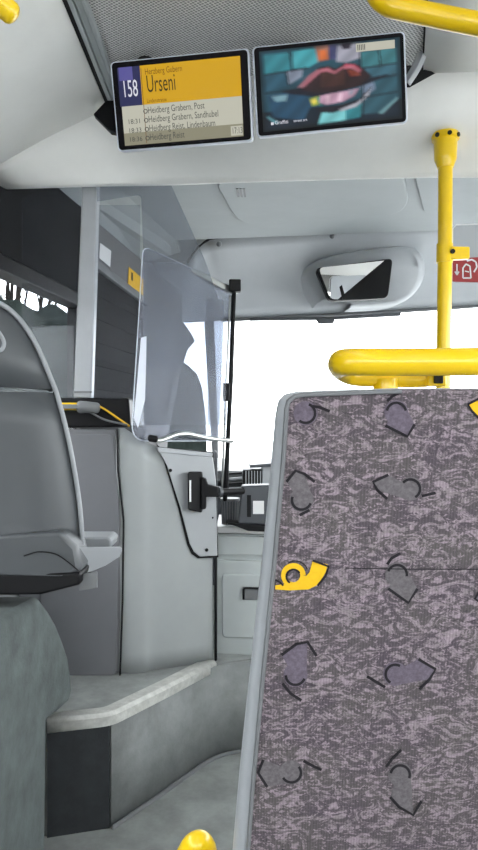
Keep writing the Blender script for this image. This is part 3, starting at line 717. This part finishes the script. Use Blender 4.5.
# screen 2 : picture as vertex colours on a fine grid
def inpoly(x, y, poly):
    c = False; j = len(poly)-1
    for i in range(len(poly)):
        xi, yi = poly[i]; xj, yj = poly[j]
        if (yi > y) != (yj > y) and x < (xj-xi)*(y-yi)/(yj-yi)+xi: c = not c
        j = i
    return c
def L2(a): return [lin(k) for k in a]
polys = [
 # teal tiles (u, v) coordinates over the picture
 ([(.03,.05),(.22,.05),(.22,.27),(.03,.28)], (52,128,140)), ([(.24,.04),(.46,.02),(.42,.2),(.34,.26),(.24,.25)], (70,158,168)),
 ([(.03,.31),(.17,.29),(.2,.45),(.03,.5)], (42,84,104)), ([(.19,.28),(.31,.27),(.30,.36),(.2,.44)], (128,138,156)),
 ([(.72,.14),(.97,.12),(.97,.3),(.72,.32)], (60,118,126)), ([(.72,.32),(.97,.3),(.97,.44),(.78,.5)], (58,100,116)),
 ([(.04,.55),(.3,.52),(.36,.7),(.3,.9),(.08,.82)], (34,72,98)), ([(.07,.56),(.19,.56),(.18,.64),(.1,.63)], (116,152,164)),
 ([(.78,.5),(.98,.46),(.98,.7),(.86,.9),(.7,.9)], (46,86,100)), ([(.70,.5),(.8,.47),(.82,.6),(.74,.68)], (112,128,150)),
 ([(.44,.78),(.6,.76),(.6,.95),(.4,.97)], (120,196,200)), ([(.6,.78),(.72,.75),(.7,.93),(.6,.95)], (48,130,140)),
 # nose and upper part
 ([(.40,.0),(.5,.0),(.52,.18),(.42,.2)], (150,104,88)), ([(.43,.06),(.48,.06),(.49,.18),(.43,.18)], (206,108,56)),
 ([(.50,0),(.56,0),(.55,.2),(.5,.18)], (66,70,110)), ([(.56,.02),(.72,.02),(.72,.2),(.62,.24),(.55,.22)], (158,158,172)), ([(.58,.0),(.67,.0),(.65,.08),(.60,.08)], (40,34,48)),
] + [([(x+.005, y+.055) for x, y in p_], c_) for p_, c_ in [
 # dark corners of the mouth
 ([(.12,.455),(.30,.45),(.72,.41),(.90,.375),(.91,.40),(.74,.48),(.4,.57),(.2,.50)], (26,28,42)),
 # upper lip
 ([(.27,.46),(.33,.33),(.42,.21),(.49,.20),(.54,.25),(.60,.19),(.68,.21),(.74,.29),(.79,.38),(.70,.49),(.56,.52),(.40,.52)], (44,26,30)),
 ([(.26,.43),(.34,.30),(.41,.23),(.42,.27),(.34,.36),(.30,.44)], (172,116,128)), ([(.60,.20),(.67,.22),(.72,.29),(.66,.27),(.60,.24)], (190,76,100)),
 ([(.62,.27),(.70,.30),(.71,.36),(.64,.36)], (128,58,44)), ([(.44,.26),(.52,.29),(.6,.28),(.6,.46),(.42,.46)], (66,40,36)),
 # yellow green spot
 ([(.34,.58),(.41,.56),(.42,.66),(.36,.68)], (146,160,60)), ([(.35,.60),(.39,.59),(.39,.64),(.36,.65)], (226,206,90)), ([(.39,.58),(.44,.57),(.42,.70)], (52,128,120)),
 # teeth / lower lip
 ([(.42,.56),(.52,.54),(.62,.53),(.70,.51),(.66,.60),(.58,.66),(.46,.68),(.41,.64)], (190,150,172)),
 ([(.46,.56),(.49,.56),(.48,.66),(.46,.66)], (222,188,204)), ([(.55,.55),(.58,.55),(.57,.65),(.54,.65)], (224,190,206)), ([(.62,.54),(.67,.53),(.63,.60)], (150,156,172)),
 ([(.38,.70),(.56,.70),(.70,.64),(.76,.54),(.79,.50),(.76,.62),(.66,.73),(.50,.79),(.40,.76)], (28,26,38)),
 ([(.55,.75),(.68,.69),(.76,.57),(.78,.52),(.76,.63),(.67,.74),(.56,.78)], (170,170,180)),
 ([(.30,.40),(.35,.32),(.42,.235),(.48,.225),(.53,.275),(.59,.225),(.66,.225),(.72,.30),(.70,.32),(.65,.265),(.59,.255),(.53,.31),(.47,.265),(.43,.275),(.37,.35),(.31,.43)], (176,104,118)),
]] + [
 ([(.83,.90),(.97,.72),(.975,.745),(.86,.92)], (110,150,156)), ([(.03,.82),(.04,.80),(.12,.90),(.09,.91)], (92,150,160)),
]
lines = [((.03,.29),(.34,.255)), ((.22,.04),(.235,.28)), ((.19,.28),(.2,.44)), ((.03,.52),(.3,.5)), ((.72,.33),(.97,.31)), ((.85,.12),(.86,.33)), ((.72,.14),(.72,.33)), ((.82,.47),(.97,.45)), ((.72,.69),(.97,.66)), ((.73,.5),(.72,.95))]
NX, NY = 190, 122
bm = NB(); grid = []; colv = []
U0, V0, U1, V1 = .045, .06, .965, .945
for j in range(NY+1):
    for i in range(NX+1):
        u, v = i/NX, j/NY
        grid.append(bm.verts.new(uv2(U0+(U1-U0)*u, V0+(V1-V0)*v, .004)))
        acc = [0,0,0]
        for du, dv in ((-.009,-.010),(.009,-.008),(0,0),(-.008,.012),(.010,.010)):
            x, y = u+du, v+dv
            c = L2((38,78,94)) if y < .75 else L2((22,34,48))
            f = .85+.25*math.sin(9*x+3*math.sin(7*y))*math.cos(6*y); c = [k*f for k in c]
            for pl_, cc_ in polys:
                if inpoly(x, y, pl_): c = [k*(.92+.16*math.sin(40*x+25*y)) for k in L2(cc_)]
            for (x0,y0),(x1,y1) in lines:
                t = max(0, min(1, ((x-x0)*(x1-x0)+(y-y0)*(y1-y0))/((x1-x0)**2+(y1-y0)**2)))
                if math.hypot(x-x0-(x1-x0)*t, (y-y0-(y1-y0)*t)*.65) < .006: c = L2((18,26,36))
            for k in range(3): acc[k] += c[k]/5
        edge = min(1, min(u/.05, (1-u)/.04, v/.05, (1-v)/.06)); edge = .25+.75*max(0, edge)
        colv.append([a*edge*.85 for a in acc]+[1])
bm.verts.ensure_lookup_table()
for j in range(NY):
    for i in range(NX):
        a = j*(NX+1)+i; bm.faces.new((grid[a], grid[a+1], grid[a+NX+2], grid[a+NX+1]))
pm = emis('screen_picture', (1,1,1,1), EM*1.25)
at = pm.node_tree.nodes.new('ShaderNodeAttribute'); at.attribute_name = 'picture'
pm.node_tree.links.new(at.outputs['Color'], pm.node_tree.nodes['Principled BSDF'].inputs['Emission Color'])
scr2 = link('screen', bm, pm, m2, smooth=False)
ca = scr2.data.color_attributes.new('picture', 'FLOAT_COLOR', 'POINT')
for i, c in enumerate(colv): ca.data[i].color = c
bm = NB(); field(bm, uv2, .68, .085, .93, .175, 0, .006)
lb = link('caption_box', bm, cols[1], scr2, smooth=False)
bm = NB()
for k in range(5):
    u = .69+k*.011; prism(bm, [uv2(u,.10,.007), uv2(u+.005,.10,.007), uv2(u+.005,.16,.007), uv2(u,.16,.007)], n2*.0004)
link('caption_bars', bm, inkg, scr2, smooth=False)
text_on(uv2, n2, 'Graffiti', .125, .872, .012, inkw, scr2); text_on(uv2, n2, 'street art', .25, .866, .009, inkw, scr2)
bm = NB(); field(bm, uv2, .10, .845, .118, .875, 0, .006); link('logo_mark', bm, inkw, scr2, smooth=False)

# ================================================================= FOREGROUND SEAT
fs = thing('bus_seat', 'bus seat back in speckled mauve grey fabric with post horn motifs and grey frame', 'seat', V(.27,.8,0))
S0 = V(0,.60,1.21); SN = V(0,-1,-.24).normalized()     # back plane, reclined towards the viewer
def sp_(px, py, off=0):
    d = V((px-239)/F, 1, -(py-425)/F); o = V(0,0,ZC); t = (S0-o).dot(SN)/d.dot(SN); return o+d*t+SN*off
left = [(233.5,850),(240,775),(250,680),(262,570),(272,470),(277.5,405)]
XC = .275
bl = sp_(232.5,862); low = bl+(bl-sp_(240,775))*1.6
ol = [low]+[sp_(x,y) for x, y in left]+[sp_(279,397), sp_(285,390.5), sp_(296,388), sp_(330,386.5), sp_(400,384.5)]
ol = [V(p.x,p.y,p.z) for p in ol]
mir = [V(2*XC-p.x,p.y,p.z) for p in ol[::-1]]
outline = ol+mir
link('backrest_shell', PR(outline, (0,.055,-.012)), 'frame', fs, bevel=.012)
inner_l = [(247,862),(252,790),(262,680),(274,560),(283,455),(286,408),(288,400),(294,395),(303,393.5),(340,392),(400,390)]
il = [low+V(.014,-.002,0)]+[sp_(x,y,.004) for x,y in inner_l]
il[0] = V(low.x+.014, il[0].y-.003, low.z)
inn = il+[V(2*XC-p.x,p.y,p.z) for p in il[::-1]]
bm = PR(inn, -SN*.008, 0)
def plane_poly(bm, pts, mi, off): 
    f = bm.faces.new([bm.verts.new(sp_(x,y,off)) for x,y in pts]); f.material_index = mi
def plane_stroke(bm, pts, w, mi=1, off=.0055):
    n = len(pts); Lp, Rp = [], []
    for i,(x,y) in enumerate(pts):
        x0,y0 = pts[max(i-1,0)]; x1,y1 = pts[min(i+1,n-1)]; l = math.hypot(x1-x0,y1-y0) or 1
        nx, ny = -(y1-y0)/l*w/2, (x1-x0)/l*w/2
        Lp.append(bm.verts.new(sp_(x+nx,y+ny,off))); Rp.append(bm.verts.new(sp_(x-nx,y-ny,off)))
    for i in range(n-1):
        f = bm.faces.new((Lp[i],Lp[i+1],Rp[i+1],Rp[i])); f.material_index = mi
def arc(cx, cy, r, a0, a1, n=14): return [(cx+r*math.cos(math.radians(a0+(a1-a0)*k/n)), cy+r*math.sin(math.radians(a0+(a1-a0)*k/n))) for k in range(n+1)]
def horn(ring, V3, mouth, a0, a1, fill, rad=10):
    cx, cy = ring
    if fill == 3: plane_stroke(bm, arc(cx,cy,rad+2.5,0,360,28), 5, 3, .0048)
    else: plane_poly(bm, arc(cx,cy,rad+2,0,348,28), fill, .0048)
    if V3:
        vx, vy = V3[1]; L = math.hypot(vx-cx, vy-cy); dx, dy = (vx-cx)/L, (vy-cy)/L
        # bell : tapering from ring side to the V
        s = -1 if (dx*(V3[2][1]-cy)-dy*(V3[2][0]-cx)) < 0 else 1
        if fill != 3: plane_poly(bm, [V3[0], V3[1], V3[2], (cx-dy*s*(rad+1)+dx*3, cy+dx*s*(rad+1)+dy*3), (cx+dy*s*2, cy-dx*s*2)], fill, .0050)
        plane_stroke(bm, V3, 2.8)
    if mouth: plane_stroke(bm, mouth, 2.8)
    plane_stroke(bm, arc(cx,cy,rad-.5,a0,a1), 2.6)
# material slots 0 fabric 1 thread 2 grey 3 yellow 4 violet
horn((305,412), None, [(312,405),(319,406),(329,410)], -70, 130, 4)
horn((395,411), [(384,424),(406,435),(413,423)], [(386,400),(391,395),(399,391)], 190, 350, 4)
horn((301,498), [(286,480),(295,469),(304,472),(314,480)], [(299,513),(309,508)], 20, 200, 2)
horn((409,487), [(387,473),(372,480),(376,488),(386,497)], [(420,494),(434,491)], 220, 420, 2)
horn((396,572), [(387,586),(407,600),(416,586)], [(386,562),(390,556),(399,551)], 200, 370, 2)
horn((295,672), [(281,652),(296,641),(307,639),(316,653)], [(282,680),(290,690),(301,697)], 20, 180, 4)
horn((394,671), [(417,656),(434,666),(428,676),(418,686)], [(366,673),(384,684)], 120, 300, 4)
horn((291,769), [(263,756),(258,769),(267,783)], [(303,757),(312,762),(321,766)], -40, 150, 2)
horn((399,771), [(389,793),(398,803),(412,811),(420,797)], [(385,763),(391,755),(400,746)], 190, 380, 2)
horn((275,858), None, [(281,846),(288,848)], 200, 330, 2)
# yellow horn
bell = [(275,583),(275,587),(290,588),(308,587),(318,582),(325,570),(327,562),(312,559),(309,570),(302,578),(288,581)]
plane_poly(bm, bell, 3, .0049)
plane_stroke(bm, arc(293,573,9.5,0,360,28), 5.5, 3, .0050)
plane_stroke(bm, arc(293,574,7,120,330), 2.0); plane_stroke(bm, arc(295,571,12.5,235,340), 1.2)
plane_stroke(bm, [(312,558),(328,564),(325,573),(317,583)], 2.2); plane_stroke(bm, [(275,577),(280,580),(283,583)], 2)
# right hand motifs cut by the frame edge
plane_poly(bm, [(467,403),(478,397),(495,404),(490,420),(476,417)], 3, .0049); plane_stroke(bm, [(480,396),(466,403),(470,410),(478,418)], 2.4)
plane_stroke(bm, [(480,584),(473,596),(480,601)], 2.4)
plane_poly(bm, [(480,586),(474,596),(490,602)], 4, .0049)
for x, y in ((480,490),(480,671),(480,771)): plane_poly(bm, arc(x+16,y,12,0,348,24), 2, .0048); plane_stroke(bm, arc(x+16,y,9,160,340), 2.2)
plane_stroke(bm, [(345,565.5),(400,566.5),(560,567)], 1.0)
link('backrest_cover', bm, ['fabric','thread','horn','horny','hornv'], fs, smooth=False)
link('cover_piping', T([p+SN*.002 for p in il[1:]], .0022, 6, False), 'mgrey', fs)
link('cushion', PR(closed_fillet([V(.05,.80,.42), V(.50,.80,.42), V(.50,1.22,.45), V(.05,1.22,.45)], .05), (0,0,.09)), 'fabric', fs, bevel=.02)
bm = NB(); box(bm, (.12,.86,.0), (.18,1.1,.42)); box(bm, (.37,.86,.0), (.43,1.1,.42))
link('pedestal', bm, 'dgrey', fs, bevel=.006)

# ================================================================= LEFT SEAT
ls = thing('bus_seat', 'grey plastic shell bus seat on the left, above the wheel arch', 'seat', V(-.55,1.5,.80))
edge = [(548,76.5,1.50),(530,76,1.50),(500,73,1.50),(460,66.5,1.49),(425,59,1.48),(392,50,1.465),(388,48.5,1.464),(355,35,1.45),(330,22,1.44),(312,8,1.43),(300,-8,1.42),(293,-30,1.42),(290,-60,1.42)]
def row(py, px, Y, w=.46, n=14):
    e = P(px, py, Y); r = []
    for k in range(n+1):
        t = k/n; x = e.x-w*t
        bulge = -.10*math.sin(math.pi*min(1,t))**.55 if 0 < t < 1 else 0
        sl = 0
        r.append(V(x, Y+.05+bulge, e.z))
    return r
def rr_(sub):
    out = []
    for py, px, Y in sub:
        r = row(py, px, Y); rim = [r[0]+V(-.012,.035,0), r[0]+V(-.002,.018,.0)]
        out.append(rim+r)
    return out
low_e = edge[:6]; up_e = edge[6:]
o = link('backrest_shell', loft(rr_(low_e)), 'shell', ls, angle=70); solid(o, .012, 1)
o = link('headrest_shell', loft(rr_(up_e)), 'shell', ls, angle=70); solid(o, .012, 1)
ep = [P(px+.0,py,Y)+V(.002,.045,0) for py,px,Y in edge]
link('edge_rim_highlight', T(smooth_path(ep, 3), .0055, 10), 'shell2', ls)  # shell edge as a paler rim, its highlight put into the colour
link('grip_slot', T(smooth_path([P(-6,328,1.33), P(0,334,1.335), P(4,343,1.34), P(1,350,1.34), P(-8,350,1.335)], 5), .004, 8), 'shell2', ls)
# seat pan
A = P(76,548,1.52); 
bm = NB()
sd = [P(66,545,1.5), P(76,547,1.5), P(121,546.5,1.62), P(123,549,1.63), P(120,557,1.62), P(106,566,1.58), P(93,571,1.55), P(80,575,1.5), P(60,572,1.5)]
bm = PR(sd, (-.40,-.05,0)); link('seat_pan', bm, 'shell2', ls, bevel=.006)
bm = PR([P(74,537,1.78), P(108,537,1.78), P(112,541,1.78), P(110,549,1.78), P(74,549,1.78)], (0,.10,0)); link('pan_front', bm, 'shell2', ls, bevel=.006)
link('lower_back', PR([P(-90,540,1.45), P(60,532,1.45), P(76,546,1.48), P(82,573,1.48), P(60,577,1.45), P(-90,575,1.45)], (0,.10,0)), 'shell', ls, bevel=.012)
link('arch_line', T(smooth_path([P(24,556,1.447), P(38,552,1.447), P(55,554,1.447), P(68,562,1.452), P(81,573,1.475)], 4), .0016, 6), 'black', ls)
link('mount', PR([P(-110,575,1.46), P(80,573,1.46), P(80,585,1.46), P(40,595,1.46), P(-110,597,1.46)], (0,.2,0)), 'black', ls, bevel=.006)
link('label_plate', PR([P(79,575,1.49), P(97,572,1.49), P(97,588,1.49), P(79,591,1.49)], (0,.006,0)), 'mgrey', ls, bevel=.001)

# wheel arch box
Xa = -.467
def ax(px, py):
    Y = Xa*F/(px-239); return V(Xa, Y, ZC-(py-425)*Y/F)
prf = [V(Xa,-.4,0), V(Xa,1.64,0), V(Xa,1.655,.325)]+[ax(48,722), ax(60,712), ax(70,703), ax(73,690), ax(71.5,672), ax(69,655), ax(64,640), ax(57,622), ax(49,608), ax(41,597)]+[V(Xa,1.35,.785), V(Xa,-.4,.785)]
bm = PR(prf, (-.55,0,0))
for v in bm.verts:
    lim = -1.10+HX*v.co.y
    if v.co.x < Xa-.1: v.co.x = max(v.co.x, lim)
tag(link('wheel_arch_box', bm, 'felt', bevel=.02), 'rounded box over the wheel lined in rough grey felt', 'wheel arch')

# ================================================================= LIGHT
w = bpy.data.worlds.new('overcast'); bpy.context.scene.world = w; w.use_nodes = True
bg = w.node_tree.nodes['Background']; bg.inputs[0].default_value = (.94,.97,1,1); bg.inputs[1].default_value = 3.6
def lamp(name, loc, size, power, label):
    L = bpy.data.lights.new(name, 'AREA'); L.shape = 'RECTANGLE'; L.size, L.size_y = size; L.energy = power
    o = bpy.data.objects.new(name, L); C.objects.link(o); o.location = loc; return o
lamp('ceiling_fill', (-.05,-.3,ZT-.02), (.3,2.4), 2, '')  # unseen fill lamp added behind the camera, no fixture modelled
cam = bpy.data.cameras.new('camera'); co_ = bpy.data.objects.new('camera', cam); C.objects.link(co_)
co_.location = (0,0,ZC); co_.rotation_euler = (math.pi/2,0,0)
cam.sensor_fit = 'VERTICAL'; cam.sensor_height = 24; cam.lens = F/850*24; cam.clip_start = .02
bpy.context.scene.camera = co_
vs = bpy.context.scene.view_settings
vs.view_transform = 'Standard'; vs.look = 'None'; vs.gamma = 1; vs.use_curve_mapping = False; vs.exposure = 1.15
